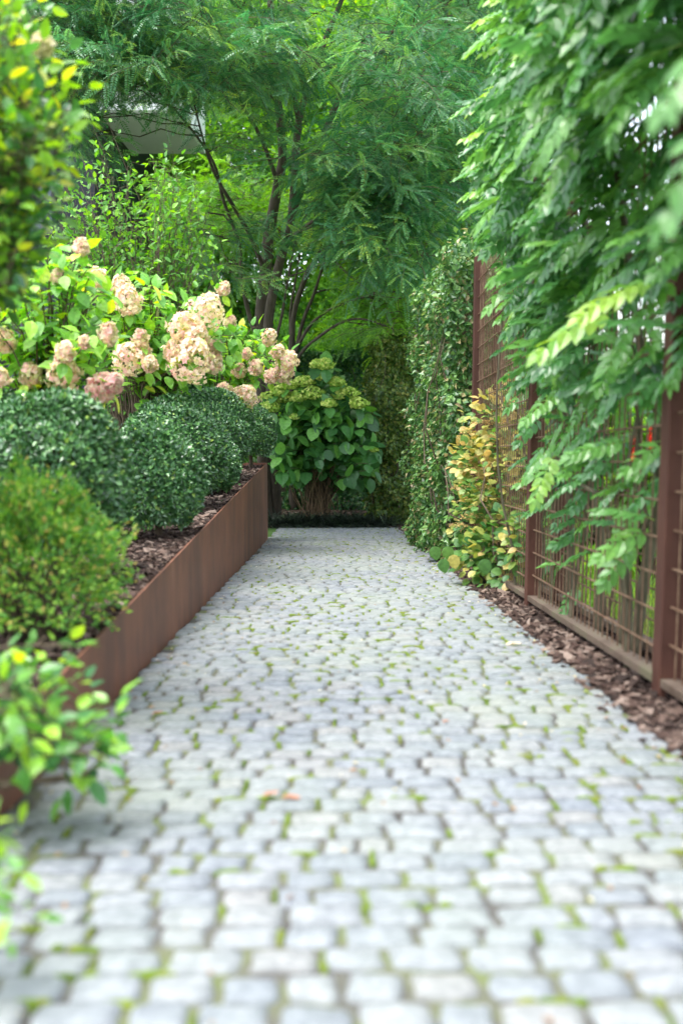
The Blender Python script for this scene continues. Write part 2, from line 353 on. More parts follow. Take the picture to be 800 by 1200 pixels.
# granite setts, laid in wavy courses across the path
grid = [-1, -.90, -.6, 0, .6, .90, 1]
uu, vv = np.meshgrid(grid, grid); uu = uu.ravel(); vv = vv.ravel()
idx = []
for r in range(6):
    for c in range(6): a = r*7+c; idx += [a, a+1, a+8, a+7]
idx = np.array(idx)
sg = Geo(); joints = []
y = -2.9; row = 0
while y < 18.0:
    dep = rng.uniform(.098, .117) if y > .5 else .125
    gap = rng.uniform(.004, .008)
    x = -.985 + rng.uniform(-.03, .09); yc = y+dep/2
    ph = rng.uniform(0, 6)
    lim = 1.25 + rng.uniform(-.02, .02)
    while x < lim-.05:
        wd = rng.choice([rng.uniform(.12, .155), rng.uniform(.14, .185), rng.uniform(.085, .115)], p=[.45, .42, .13])
        if x+wd > lim: wd = lim-x
        vg = rng.uniform(.006, .013)
        hx, hy = (wd-vg)/2, (dep-gap)/2 + rng.uniform(-.004, .004)
        if hx > .02:
            cx = x+wd/2; cy = yc + .010*math.sin(cx*3.1+ph)+rng.uniform(-.004, .004)
            k = rng.uniform(.05, .17); e = np.maximum(abs(uu), abs(vv))
            X = hx*uu*(1-k*abs(vv)**5) + .004*np.sin(vv*3+rng.uniform(0, 6)); Y = hy*vv*(1-k*abs(uu)**5) + .004*np.sin(uu*3+rng.uniform(0, 6))
            Z = np.where(e > .95, -.03, np.where(e > .85, -.004, 0)) - .002*e*e + rng.normal(size=49)*.0009
            Z = Z + rng.uniform(-.005, .003) + X*rng.uniform(-.03, .03) + Y*rng.uniform(-.04, .04) + .003*np.sin(X*40+rng.uniform(0, 6))*np.cos(Y*40)
            an = rng.uniform(-.035, .035); X, Y = X*math.cos(an)-Y*math.sin(an), X*math.sin(an)+Y*math.cos(an)
            sg.add(np.stack([cx+X, cy+Y, gz(cy+Y)+Z], 1), idx, np.full(36, 4), rng.uniform(0, 1))
            joints.append((x+wd, cy, dep, vg, wd))
        x += wd
    y += dep; row += 1
struct(build('path', sg, ['stone'], smooth=True))

# moss cushions squeezed up in the joints
mg = Geo()
def moss_tpl():
    g = Geo(); V = [(0,0,1)]; L = []; T = []
    for r_, z_ in ((.5,.85), (.85,.5), (1,-.6)):
        for k in range(8):
            a = k*math.pi/4; j = rng.uniform(.8, 1.2); V.append((r_*j*math.cos(a), r_*j*math.sin(a), z_))
    for k in range(8): L += [0, 1+k, 1+(k+1)%8]; T.append(3)
    for q in range(2):
        for k in range(8):
            a = 1+q*8+k; b = 1+q*8+(k+1)%8; L += [a, a+8, b+8, b]; T.append(4)
    g.add(V, L, T); return g.flat()
MT = [moss_tpl() for _ in range(5)]
for (jx, jy, dep, vg, wd) in joints:
    if jx > 1.2 or jy < 0: continue
    f = .5+.28*math.sin(jx*2.3+1.0)*math.cos(jy*.9+.5)+.22*math.sin(jx*5.1+jy*2.7)+.16*(jx)
    if rng.uniform() < f*.62:
        n = rng.integers(1, 4)
        for _ in range(n):
            sx = vg*rng.uniform(.45, .8); sy = rng.uniform(.018, .045)
            p = [jx+rng.normal()*.003, jy+rng.uniform(-.35, .35)*dep, 0]; p[2] = gz(p[1])-.012
            mg.inst(MT[rng.integers(5)], [p], frames([[1, rng.normal()*.1, 0]], (0,0,1)), np.array([[sx, sy, rng.uniform(.008, .014)]]), [rng.uniform(.3, .8)])
    if rng.uniform() < f*.34:
        for _ in range(rng.integers(2, 5)):
            p = [jx+rng.uniform(-.5, .2)*wd, jy-dep/2+rng.normal()*.003, 0]; p[2] = gz(p[1])-.012
            mg.inst(MT[rng.integers(5)], [p], frames([[1, 0, 0]], (0,0,1)), np.array([[rng.uniform(.015, .04), .009, rng.uniform(.008, .013)]]), [rng.uniform(.3, .8)])
o = build('moss', mg, ['moss'], smooth=True); tag(o, 'bright green moss growing in the joints of the stone path', 'moss', kind='stuff')

# bark mulch
def chip_tpl():
    g = Geo(); v = np.array([(x, y, z) for x in (-.5, .5) for y in (-.5, .5) for z in (-.5, .5)], float)
    v = v + rng.normal(size=(8, 3))*np.array([.14, .16, .18]); g.add(v, [0,1,3,2, 4,6,7,5, 0,4,5,1, 2,3,7,6, 0,2,6,4, 1,5,7,3], [4]*6); return g.flat()
CH = [chip_tpl() for _ in range(10)]
def chips(name, label, n, area, zf, hmax=.05):
    g = Geo(); per = n//len(CH)
    for t in CH:
        x, y = area(per); z = zf(x, y)+rng.uniform(0, 1, len(x))**1.5*hmax
        d = rng.normal(size=(len(x), 3)); d[:, 2] *= .22; up = np.tile([0,0,1.], (len(x),1))+rng.normal(size=(len(x),3))*.28
        s = rng.uniform(.018, .05, len(x))*rng.choice([1, 1.6], len(x), p=[.8, .2])
        g.inst(t, np.stack([x, y, z], 1), frames(d, up), np.stack([s, s*rng.uniform(.35,.75,len(x)), s*.22], 1), rng.uniform(0, 1, len(x)))
    o = build(name, g, ['chips']); tag(o, label, 'bark mulch', kind='stuff'); return o
def area_left(n): return -1.03-rng.uniform(0, 1, n)**1.4*1.0, rng.uniform(1.5, 14.9, n)
chips('bark_mulch', 'brown bark mulch in the raised bed behind the rusty steel wall', 22000, area_left, lambda x, y: BED-.03+.0*x)
def area_right(n): return np.where(rng.uniform(size=n) < .03, 1.24-np.abs(rng.normal(size=n))*.035, rng.uniform(1.235, 1.85, n)), 1.2+rng.uniform(0, 1, n)**1.15*17
chips('bark_mulch', 'brown bark mulch in the strip under the mesh fence', 24000, area_right, lambda x, y: gz(y)-.035)
def area_back(n): return rng.uniform(-1.2, 2.2, n), rng.uniform(18.05, 20.5, n)
chips('bark_mulch', 'dark bark mulch across the far end of the path', 5000, area_back, lambda x, y: gz(y)-.02)

# lawn blades behind the fence
g = Geo(); n = 42000
x = 1.84+rng.uniform(0, 1, n)**1.6*9; yy = rng.uniform(2.5, 26, n); z = gz(yy)-.03
d = rng.normal(size=(n, 3))*.35; d[:, 2] = 1
g.inst(leaf2(.16, .1, .15), np.stack([x, yy, z], 1), frames(d, rand_unit(n)), rng.uniform(.08, .17, n), rng.uniform(0, 1, n))
tag(build('grass', g, ['grass']), 'bright green lawn grass behind the mesh fence', 'grass', kind='stuff')

# ------------------------------------------------------------------ retaining wall of rusty sheet steel
rw = thing('retaining_wall', 'rust brown sheet steel wall holding up the raised bed along the path', 'retaining wall', (-.98, 15, -1.15))
segs = [(-3, .9), (.9, 4.4), (4.4, 7.85), (7.85, 11.3), (11.3, 14.96)]
for a, b in segs:
    g = Geo(); ys = [a+.0015, b-.0015]
    v = []
    for q in ys:
        zb = float(gz(q))-.06
        v += [(-.984, q, zb), (-.972, q, zb), (-.984, q, .002), (-.972, q, .002)]
    g.add(v, [0,2,3,1, 4,5,7,6, 0,4,6,2, 1,3,7,5, 2,6,7,3, 0,1,5,4], [4]*6)
    bevel(build('panel', g, ['rust_wall'], rw), .002)
g = Geo(); box(g, -9, -.985, 14.95, 14.962, -1.3, .0); bevel(build('end_panel', g, ['rust_wall'], rw), .002)

# ------------------------------------------------------------------ fences
def fence(name, label, x, posts, rod=.0044, top=3.2):
    t = thing(name, label, 'fence', (x, posts[0], float(gz(posts[0]))))
    for py in posts:
        g = Geo(); z0 = float(gz(py)); box(g, x-.052, x+.052, py-.055, py+.055, z0-.15, z0+top)
        p = bevel(build('post', g, ['rust'], t), .006)
    for a, b in zip(posts[:-1], posts[1:]):
        a2, b2 = a+.06, b-.06
        g = Geo(); box(g, x-.05, x+.035, a2, b2, .045, .085, zf=lambda Y: gz(Y)); bevel(build('bottom_rail', g, ['rail'], t), .003)
        g = Geo()
        zz = .20+.0
        for k in range(int((top-.25)/.17)):
            za = float(gz(a))+.19+.17*k; zb = za-.060*(b-a)
            tube(g, [(x-.012, a2-.01, za), (x-.012, (a+b)/2, (za+zb)/2+rng.normal()*.002), (x-.012, b2+.01, zb)], .0062, 5)
        m = int((b-a)/.1)
        for k in range(m):
            yk = a2+.04+k*(b2-a2-.08)/(m-1); zk = float(gz(yk))
            tube(g, [(x, yk+rng.normal()*.002, zk+.08), (x, yk, zk+top-.1)], rod, 4)
        build('mesh_panel', g, ['rust_rod'], t)
    return t
fence('mesh_fence', 'front rusty steel post and rod mesh fence beside the bark strip', 1.50, [-1.66, 1.34, 4.34, 7.34, 10.34, 13.34, 16.2])
fence('mesh_fence', 'second rusty rod fence just behind the front one, nearer the lawn', 1.73, [-1.5, 1.5, 4.5, 7.45, 10.5, 13.5, 16.2], .0030, 3.0)

# ------------------------------------------------------------------ wisteria
WL = [pinnate(6, None, .30, LEAF, .30, 1.05, .18, .007) for _ in range(3)] + [pinnate(5, None, .34, LEAF, .5, .95, .2, .007) for _ in range(2)] + [pinnate(7, None, .26, LEAF, .15, 1.15, .16, .007)]
wz0 = float(gz(5.2))
wist = thing('wisteria', 'large wisteria with feathery leaves climbing and spilling over the mesh fence', 'climbing plant', (1.62, 5.2, wz0))
g = Geo()
def wist_place(n, yr, zr, xf, spread=.5, s=(.24, .34), rr=(.1, .85), dirb=(-.85, -.1, -.32)):
    yv = rng.uniform(*yr, n); zr_ = rng.uniform(*zr, n); xv = xf(yv, zr_, n)
    pos = np.stack([xv, yv, gz(yv)+zr_], 1)
    d = np.array(dirb)+rng.normal(size=(n, 3))*spread*np.array([.7, 1.1, .7])
    up = np.array([-.25, -.15, 1])+rng.normal(size=(n, 3))*.3
    k_ = (pos-CAM)@_F; px_ = 400+F_PX*((pos-CAM)@_R)/k_; py_ = 600-F_PX*((pos-CAM)@_U)/k_
    ok = px_ > np.interp(py_, [-50, 0, 100, 200, 260, 300, 420, 470, 700], [618, 613, 602, 588, 600, 622, 626, 638, 642])+rng.normal(size=n)*12
    pos, d, up = pos[ok], d[ok], up[ok]; n = len(pos)
    R = frames(d, up); sc = rng.uniform(*s, n); rn = rng.uniform(*rr, n)
    k = rng.integers(len(WL), size=n)
    for q in range(len(WL)):
        m = k == q; g.inst(WL[q], pos[m], R[m], sc[m], rn[m])
def wx_top(y_, z_, n):
    edge = 1.22-.22*np.clip((z_-2.2)/1.0, 0, 1)*np.clip((8.6-y_)/1.5, 0, 1)+.22*np.clip((y_-6.8)/1.5, 0, 1)*np.clip((3.2-z_)/.6, 0, 1)+.10*np.sin(y_*1.9+z_*1.3)+.07*np.sin(y_*4.3-z_*2.9)
    return edge+np.abs(rng.normal(size=n))*.26
wist_place(1650, (1.9, 10.0), (2.45, 4.4), wx_top)
wist_place(150, (5.0, 9.5), (2.1, 2.6), wx_top)
wist_place(330, (2.2, 5.6), (2.7, 4.2), lambda y_, z_, n: 1.3+np.abs(rng.normal(size=n))*.3)
wist_place(90, (3.6, 5.6), (2.1, 2.9), lambda y_, z_, n: 1.5+np.abs(rng.normal(size=n))*.25)
wist_place(110, (8.6, 11.6), (3.2, 3.7), wx_top, rr=(.4, .95))
wist_place(60, (3.2, 5.2), (1.5, 2.3), lambda y_, z_, n: 1.42+np.abs(rng.normal(size=n))*.2)
wist_place(225, (5.2, 9.0), (1.6, 2.4), lambda y_, z_, n: 1.34+.08*np.sin(y_*2.1)+np.abs(rng.normal(size=n))*.2)
wist_place(115, (4.4, 8.2), (.95, 1.65), lambda y_, z_, n: 1.42+np.abs(rng.normal(size=n))*.22, s=(.2, .3))
wist_place(30, (4.6, 7.8), (.35, .9), lambda y_, z_, n: 1.47+np.abs(rng.normal(size=n))*.15, s=(.18, .27))
# crest leaves tinted paler to stand for sunlight, and the hanging leaves one notices
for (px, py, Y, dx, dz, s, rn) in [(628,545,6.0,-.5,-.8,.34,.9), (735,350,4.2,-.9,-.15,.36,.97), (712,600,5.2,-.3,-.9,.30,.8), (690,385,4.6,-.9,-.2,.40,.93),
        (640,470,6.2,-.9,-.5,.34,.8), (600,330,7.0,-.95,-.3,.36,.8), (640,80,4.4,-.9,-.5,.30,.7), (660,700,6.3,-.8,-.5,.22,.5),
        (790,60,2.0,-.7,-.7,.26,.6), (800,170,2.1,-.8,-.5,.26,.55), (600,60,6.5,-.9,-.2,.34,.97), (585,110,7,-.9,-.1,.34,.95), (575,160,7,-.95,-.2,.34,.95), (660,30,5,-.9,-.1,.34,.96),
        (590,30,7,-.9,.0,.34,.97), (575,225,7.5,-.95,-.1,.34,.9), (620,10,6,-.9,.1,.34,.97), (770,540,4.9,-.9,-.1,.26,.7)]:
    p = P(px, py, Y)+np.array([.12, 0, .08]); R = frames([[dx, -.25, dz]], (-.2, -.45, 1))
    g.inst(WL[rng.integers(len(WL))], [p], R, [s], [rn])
build('foliage', g, ['wist'], wist)
def wpx(pts, rad, sides=7):
    q = spline([P(*a) for a in pts], 5); gg = Geo(); tube(gg, q, np.linspace(rad[0], rad[1], len(q)), sides); build('stem', gg, ['stem'], wist, smooth=True)
wpx([(728,775,5.35), (734,700,5.3), (727,650,5.3), (735,610,5.3), (757,590,5.3), (790,540,5.25), (800,450,5.2)], (.036, .02))
wpx([(742,780,5.2), (752,690,5.2), (768,600,5.2), (772,500,5.15), (758,440,5.1), (745,380,5.1), (735,300,5.1), (720,180,5.1)], (.034, .018))
wpx([(773,480,5.0), (762,440,5.0), (748,390,4.95), (741,345,4.9), (730,290,4.9)], (.022, .012))
wpx([(700,742,5.9), (704,640,5.9), (690,560,5.9), (700,450,5.9), (690,350,5.9), (680,200,5.9)], (.03, .016))
wpx([(664,716,6.9), (668,600,6.9), (660,500,6.9), (668,400,6.9), (655,300,6.9)], (.028, .015))
wpx([(722,632,5.3), (712,600,5.4), (700,580,5.5), (672,560,5.9), (650,520,6.3)], (.016, .009))
gg = Geo()
for k in range(34):
    y0 = rng.uniform(3.0, 8.6); z0 = float(gz(y0)); x0 = rng.choice([1.53, 1.66, 1.76])+rng.normal()*.03
    h = rng.uniform(1.6, 3.6); pts = wiggle((x0, y0, z0+rng.choice([0, 0, .6])), (x0+rng.normal()*.08, y0+rng.normal()*.5, z0+h), 9, .16)
    tube(gg, pts, np.linspace(rng.uniform(.008, .018), .004, 9), 5)
build('thin_stems', gg, ['stem'], wist, smooth=True)

# ------------------------------------------------------------------ climbers and hedges on the right
def leaf_box(g, tpl, n, x0, x1, y0, y1, z0, z1, s, zf, rr=(.05, .95), noise=.06, droopy=.6):
    # leaves on a rough box shell: side towards the path, near end, top, plus some inside
    ax = (x1-x0)*(z1-z0); ay = (y1-y0)*(z1-z0); az = (x1-x0)*(y1-y0); A = np.array([ay, ay*.4, ax, ax*.3, az, .4*ay]); A = A/A.sum()
    f = rng.choice(6, n, p=A); u = rng.uniform(size=n); v = rng.uniform(size=n)
    dep = np.abs(rng.normal(size=n))*.07
    X = np.where(f == 0, x0+dep, np.where(f == 1, x1-dep, x0+u*(x1-x0))); Yv = np.where(f == 2, y0+dep, np.where(f == 3, y1-dep, y0+v*(y1-y0)))
    Yv = np.where(f == 5, y0+u*(y1-y0), Yv); X = np.where(f == 5, x0+(x1-x0)*rng.uniform(size=n), X)
    Yv = np.where((f == 0) | (f == 1), y0+u*(y1-y0), Yv)
    Z = np.where(f == 4, z1-dep, z0+(z1-z0)*np.where((f == 0) | (f == 1), v, rng.uniform(size=n)))
    nv = np.zeros((n, 3)); nv[f == 0] = (-1,0,0); nv[f == 1] = (1,0,0); nv[f == 2] = (0,-1,0); nv[f == 3] = (0,1,0); nv[f == 4] = (0,0,1); nv[f == 5] = (-.5,-.5,.3)
    b = noise*(np.sin(Yv*5.1+Z*3.3)+np.sin(Z*7.7-Yv*2.1+X*3)+.6*np.sin(X*11+Yv*13+Z*9))
    pos = np.stack([X, Yv, Z], 1)+nv*b[:, None]; pos[:, 2] += zf(pos[:, 1])
    d = nv*.35+np.array([0, 0, -droopy])+rng.normal(size=(n, 3))*.55; up = nv+np.array([0, 0, .55])+rng.normal(size=(n, 3))*.35
    g.inst(tpl, pos, frames(d, up), rng.uniform(*s, n), rng.uniform(*rr, n))
def hedge(name, label, n, bx_, s, mat, zf, twigs=60, tpl=LEAFW, rr=(.05, .95), noise=.095):
    x0, x1, y0, y1, z0, z1 = bx_; c = ((x0+x1)/2, (y0+y1)/2, float(zf(np.array((y0+y1)/2)))+z0)
    t = thing(name, label, 'hedge', c)
    g = Geo(); leaf_box(g, tpl, n, *bx_, s, zf, rr, noise); build('foliage', g, [mat], t)
    g = Geo()
    for k in range(twigs):
        x_ = rng.uniform(x0+.08, x1-.1); y_ = rng.uniform(y0+.05, y1-.05); zz = float(zf(np.array(y_)))
        tube(g, wiggle((x_, y_, zz), (np.clip(x_+rng.normal()*.15, x0, x1), np.clip(y_+rng.normal()*.3, y0, y1), zz+z1*rng.uniform(.6, 1)), 8, .25), np.linspace(.014, .004, 8), 5)
    build('stems', g, ['twig'], t, smooth=True); return t
hedge('climber_hedge', 'tall hedge wall of small mottled green leaves left of the rusty fence post', 34000, (1.20, 1.9, 10.5, 14.4, .02, 3.35), (.05, .085), 'hedge', gz, 90)
hedge('clipped_hedge', 'yellowish green hedge end at the far right corner of the path', 17000, (.80, 2.4, 18.5, 19.6, 0, 3.35), (.06, .10), 'hedge_old', gz, 60)
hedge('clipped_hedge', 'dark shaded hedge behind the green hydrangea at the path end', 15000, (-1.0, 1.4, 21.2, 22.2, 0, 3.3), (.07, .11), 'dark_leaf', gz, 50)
# bright shoots on top of the tall hedge
# yellowing climbing hydrangea
ch = thing('climbing_hydrangea', 'yellowing climbing hydrangea with faded tan flower heads at the fence foot', 'shrub', (1.42, 9.0, float(gz(9.0))))
g = Geo(); n = 1500; cen = [(560,500,9.4,.30), (590,540,8.9,.32), (555,560,9.2,.34), (600,590,8.8,.30), (560,610,9.0,.34), (575,650,8.6,.34), (600,655,8.3,.26), (545,655,8.8,.22), (590,480,9.6,.24), (535,540,9.6,.2), (605,560,8.6,.26), (610,630,8.0,.24), (535,600,9.3,.24), (600,515,9.3,.26)]
for (px, py, Y, r_) in cen:
    px += 19; c = P(px, py, Y); r_ *= 1.3; m = 180; q = rand_unit(m)*(rng.uniform(size=(m, 1))**.4)*r_; q[:, 0] *= .8
    pos = c+q; pos[:, 2] = np.maximum(pos[:, 2], gz(pos[:, 1])+.03)
    hi = .70 if py < 575 else .40
    d = nrm(q)+np.array([-.5, -.4, -.2])+rng.normal(size=(m, 3))*.5
    g.inst(LEAFR, pos, frames(d, np.array([-.2,-.4,1])+rng.normal(size=(m,3))*.35), rng.uniform(.055, .105, m), np.clip(rng.normal(hi, .25, m), 0, .95))
for (px, py, Y, rn) in [(518,655,8.6,.2), (566,655,7.9,.18), (508,640,8.8,.25), (530,650,8.6,.85), (523,640,8.7,.4)]:
    g.inst(LEAFR, [P(px, py, Y)], frames([[.2, -.2, -1]], (-.2, -1, .2)), [.13], [rn])
build('foliage', g, ['yellowing'], ch)
g = Geo(); floret_s = leaf2(.7, .1, 0)
for (px, py, Y) in [(577,515,9.2), (560,500,9.4), (583,500,9.3), (545,512,9.4), (552,555,9.2), (580,545,9.0), (595,560,8.9), (535,575,9.3), (560,575,9.0), (548,610,9.0), (580,640,8.7), (595,505,9.3), (580,465,9.9), (570,590,8.9), (533,620,9.0)]:
    c = P(px+10, py, Y); m = 110; a = rng.uniform(0, 6.28, m); r_ = np.sqrt(rng.uniform(size=m))*.10
    pos = c+np.stack([r_*np.cos(a), r_*np.sin(a), .03-r_*.35+rng.normal(size=m)*.008], 1)+np.array([-.05, -.05, .04])
    g2 = Geo(); g2.inst(floret_s, pos, frames(rand_unit(m)*np.array([1,1,.3]), (0,0,1)), rng.uniform(.014, .028, m), rng.uniform(0, 1, m))
    for k in range(6):
        j = rng.integers(m); tube(g2, [c+np.array([.0, .02, -.08]), c+np.array([-.03,-.03,-.02]), pos[j]], [.003, .002, .0015], 3)
    build('flower_head', g2, ['tan_petal'], ch)
g = Geo()
for k in range(24):
    px, py, Y, r_ = cen[rng.integers(len(cen))]; e = P(px, py, Y); b = np.array([1.48+rng.normal()*.05, 9.1+rng.normal()*.4, 0]); b[2] = gz(b[1])
    tube(g, wiggle(b, e+rng.normal(size=3)*.15, 7, .2), np.linspace(.012, .004, 7), 5)
build('stems', g, ['twig'], ch, smooth=True)

# ------------------------------------------------------------------ clipped evergreen balls in the raised bed
def ball(label, px, py, Y, rx, rz, n, ry=None, s=(.033, .050)):
    c = P(px, py, Y); ry = ry or rx; t = thing('clipped_ball', label, 'shrub', (c[0], c[1], BED), 'clipped evergreen balls in the raised bed')
    u = rand_unit(n); u[:, 2] = np.where(u[:, 2] < -.75, -u[:, 2], u[:, 2])
    b = 1+.035*np.sin(u[:, 0]*6+px)+.03*np.sin(u[:, 1]*7+u[:, 2]*5+Y)+.02*np.sin(u[:, 2]*14+u[:, 0]*9)
    rad = b*(1-np.abs(rng.normal(size=n))*.07)*np.where(rng.uniform(size=n) < .012, rng.uniform(1.03, 1.10, n), 1); R3 = np.array([rx, ry, rz])
    pos = c+u*R3*rad[:, None]; ok = pos[:, 2] > BED+.01; pos = pos[ok]; uo = nrm(u/R3)[ok]; m = len(pos)
    g = Geo(); d = uo*.35+rng.normal(size=(m, 3))*.6+np.array([0, 0, .15]); up = uo+np.array([0, 0, .25])+rng.normal(size=(m, 3))*.27
    g.inst(LEAF2, pos, frames(d, up), rng.uniform(*s, m), np.where(rng.uniform(size=m) < .025, .97, rng.uniform(0, .9, m)))
    build('foliage', g, ['box'], t)
    # short stem and twigs that carry the leaves
    g = Geo(); tube(g, [(c[0], c[1], BED-.05), (c[0]+.01, c[1], BED+.1), (c[0], c[1], c[2])], [.035, .03, .02], 7)
    for k in range(70):
        v = rand_unit(1)[0]; v[2] = abs(v[2])*.9-.25; e = c+v*R3*.93; e[2] = max(e[2], BED+.03)
        tube(g, wiggle((c[0], c[1], (c[2]+BED)/2), e, 5, .08), [.012, .009, .007, .005, .002], 4)
    build('branches', g, ['twig'], t, smooth=True)
    return t
ball('smallest dark green clipped ball at the far end of the rusty wall', 293, 508, 14.35, .37, .40, 13000)
ball('broad clipped ball under the far hydrangea, second from the wall end', 244, 505, 12.1, .57, .51, 26000)
ball('low clipped ball peeping out between the two broad ones by the wall', 240, 545, 10.6, .36, .36, 12000)
ball('broad clipped ball with a bamboo stake rising behind it', 203, 528, 9.2, .50, .47, 24000)
ball('clipped ball in the middle of the bed with bark mulch at its foot', 184, 566, 7.35, .335, .41, 15000)
ball('large clipped ball touching the golden shrub, out of focus', 68, 565, 5.6, .40, .51, 17000)
ball('clipped ball half cut off by the left edge, behind the large one', -10, 540, 6.9, .52, .50, 15000)

# golden-green spirea mound in front
def mound(name, label, cat, c, R3, n, s, mat, tpl, base, rr=(0, 1), up0=.3, twig=True, jag=.12):
    t = thing(name, label, cat, base); g = Geo(); u = rand_unit(n); u[:, 2] = np.where(u[:, 2] < -.5, -u[:, 2], u[:, 2])
    b = 1+jag*np.sin(u[:, 0]*9+c[0]*5)*np.sin(u[:, 1]*8+c[1])+jag*.7*np.sin(u[:, 2]*15+u[:, 0]*11)
    rad = b*(1-np.abs(rng.normal(size=n))*.16); pos = c+u*np.array(R3)*rad[:, None]; pos = pos[pos[:, 2] > base[2]+.01]; m = len(pos)
    uo = nrm(pos-c); d = uo+rng.normal(size=(m, 3))*.6+np.array([0,0,up0]); up = uo*.5+np.array([0,0,.6])+rng.normal(size=(m, 3))*.4
    g.inst(tpl, pos, frames(d, up), rng.uniform(*s, m), rng.uniform(*rr, m)); build('foliage', g, [mat], t)
    g = Geo()
    for k in range(60):
        v = rand_unit(1)[0]; v[2] = abs(v[2]); e = c+v*np.array(R3)*.97
        tube(g, wiggle(np.array(base)+rng.normal(size=3)*np.array([.05, .05, 0]), e, 6, .1), np.linspace(.008, .002, 6), 4)
    build('stems', g, ['twig'], t, smooth=True); return t
c = P(38, 668, 4.25)
mound('golden_shrub', 'loose yellow green small-leaved shrub at the left edge, out of focus', 'shrub', c, (.35, .42, .37), 9500, (.022, .042), 'lime', LEAF2, (c[0], c[1], BED), (0, 1), .5, jag=.24)

# ------------------------------------------------------------------ hydrangeas in the raised bed
def floret():
    g = Geo(); d = []; 
    for k in range(4):
        a = k*math.pi/2+.3; d.append((math.cos(a), math.sin(a), .25))
    g.inst(leaf2(.85, .05, .1), np.zeros((4, 3)), frames(np.array(d), (0,0,1)), np.full(4, 1.0), .5+rng.normal(size=4)*.06); return g.flat()
FL = floret()
def panicle(parent, c, r, mat, axis=(0,0,1), n=None, long=1.25, rr=(0, 1), fs=None):
    n = n or int(130+r*1300); ax = nrm(np.array(axis, float)); g = Geo()
    t = rng.uniform(-1, 1, n); prof = np.sqrt(np.clip(1-t*t, 0, 1))*(1-.28*t)*(1+.12*np.sin(t*9+rng.uniform(0, 6))); a = rng.uniform(0, 6.28, n)
    e1 = nrm(np.cross(ax, [.3, .9, .2])); e2 = np.cross(ax, e1)
    rad = prof*r*rng.uniform(.72, 1.12, n)*(1+.16*np.sin(a*3+t*5+c[0]*9)); nv = np.cos(a)[:, None]*e1+np.sin(a)[:, None]*e2
    pos = c+ax*(t*r*long)[:, None]+nv*rad[:, None]; out = nrm(nv*prof[:, None]+ax*(t[:, None])*.8)
    up = out+rng.normal(size=(n, 3))*.35; fs = fs or (.018, .030)
    g.inst(FL, pos, frames(np.cross(up, rand_unit(n)), up), rng.uniform(*fs, n), np.clip(rng.uniform(rr[0], rr[1], n)+.15*np.sin(a+1)*.7, 0, 1))
    for k in range(10):
        j = rng.integers(n); tube(g, [c-ax*r*long*.9, c+ax*t[j]*r*long*.6, pos[j]], [.003, .0025, .0015], 3, 0, .1)
    build('flower_head', g, [mat], parent)
def bez(a, b, lift, n=9):
    a = np.asarray(a, float); b = np.asarray(b, float); m = (a+b)/2; m = np.array([a[0]*.6+b[0]*.4, a[1]*.6+b[1]*.4, b[2]+lift]); t = np.linspace(0, 1, n)[:, None]
    return a*(1-t)**2+2*m*t*(1-t)+b*t*t
def hyd_plant(label, base, heads, Y, tips, leafn, leaf_s, mat, hmat, trunk=None, rad=.006, group=None, axis=None, long=1.25, fs=None, name='hydrangea', lz=.0, tpl=HYL, rr_leaf=(.1, 1), hs_=.88, lstart=.38):
    t = thing(name, label, 'shrub', base, group); gs = Geo(); gl = Geo()
    start = np.array(base, float); crown = start.copy()
    if trunk: crown = np.array([base[0], base[1], trunk]); tg = Geo(); tube(tg, wiggle(start-np.array([0,0,.06]), crown, 6, .03), np.linspace(.05, .035, 6), 8); build('trunk', tg, ['bark'], t, smooth=True)
    ends = []
    for h in heads:
        px, py, r = h[:3]; yy_ = Y+(h[4] if len(h) > 4 else rng.uniform(-.75, -.25)); c = P(px, py, yy_); rr = r*yy_/F_PX*hs_
        dirv = nrm(c-crown); ax = nrm(dirv*np.array([1, 1, .6])+np.array([.1, -.1, .5])) if axis is None else axis
        panicle(t, c, rr, h[3] if len(h) > 3 and h[3] else hmat, ax, long=long, fs=fs); ends.append(c-ax*rr*long*.8)
    for (px, py, dy) in tips: ends.append(P(px, py, Y+dy))
    for e in ends:
        q = bez(crown+rng.normal(size=3)*np.array([.06, .06, .02]), e, rng.uniform(.0, .15)); q[1:-1] += rng.normal(size=(len(q)-2, 3))*.012
        tube(gs, q, np.linspace(rad*1.5, rad*.5, len(q)), 5)
        T = nrm(np.gradient(q, axis=0)); L_ = np.linalg.norm(e-crown)
        for s_ in np.linspace(lstart, 1, leafn):
            i = min(int(s_*(len(q)-1)), len(q)-2); f = s_*(len(q)-1)-i; p = q[i]*(1-f)+q[i+1]*f
            a = rng.uniform(0, 6.28); side = nrm(np.cross(T[i], [math.cos(a), math.sin(a), .3]))
            for sgn in (1, -1):
                d = side*sgn+T[i]*.45+np.array([0, 0, -.12])+rng.normal(size=3)*.22
                st = p+nrm(d)*.03
                gl.inst(tpl, [st], frames([d], np.array([0, -.2, 1])+rng.normal(size=3)*.25), [rng.uniform(*leaf_s)], [rng.uniform(*rr_leaf)])
    build('stems', gs, ['twig'], t, smooth=True); build('foliage', gl, [mat], t); return t
def tips_in(poly, n, dy=.5):
    out = []; xs = [p[0] for p in poly]; ys = [p[1] for p in poly]
    while len(out) < n:
        x, y = rng.uniform(min(xs), max(xs)), rng.uniform(min(ys), max(ys)); ins = False
        for i in range(len(poly)):
            x1, y1 = poly[i]; x2, y2 = poly[i-1]
            if (y1 > y) != (y2 > y) and x < (x2-x1)*(y-y1)/(y2-y1)+x1: ins = not ins
        if ins: out.append((x, y, rng.uniform(-dy, dy)))
    return out
HG = 'panicle hydrangeas in the raised bed'
b1 = P(70, 520, 7.2); b1[2] = BED
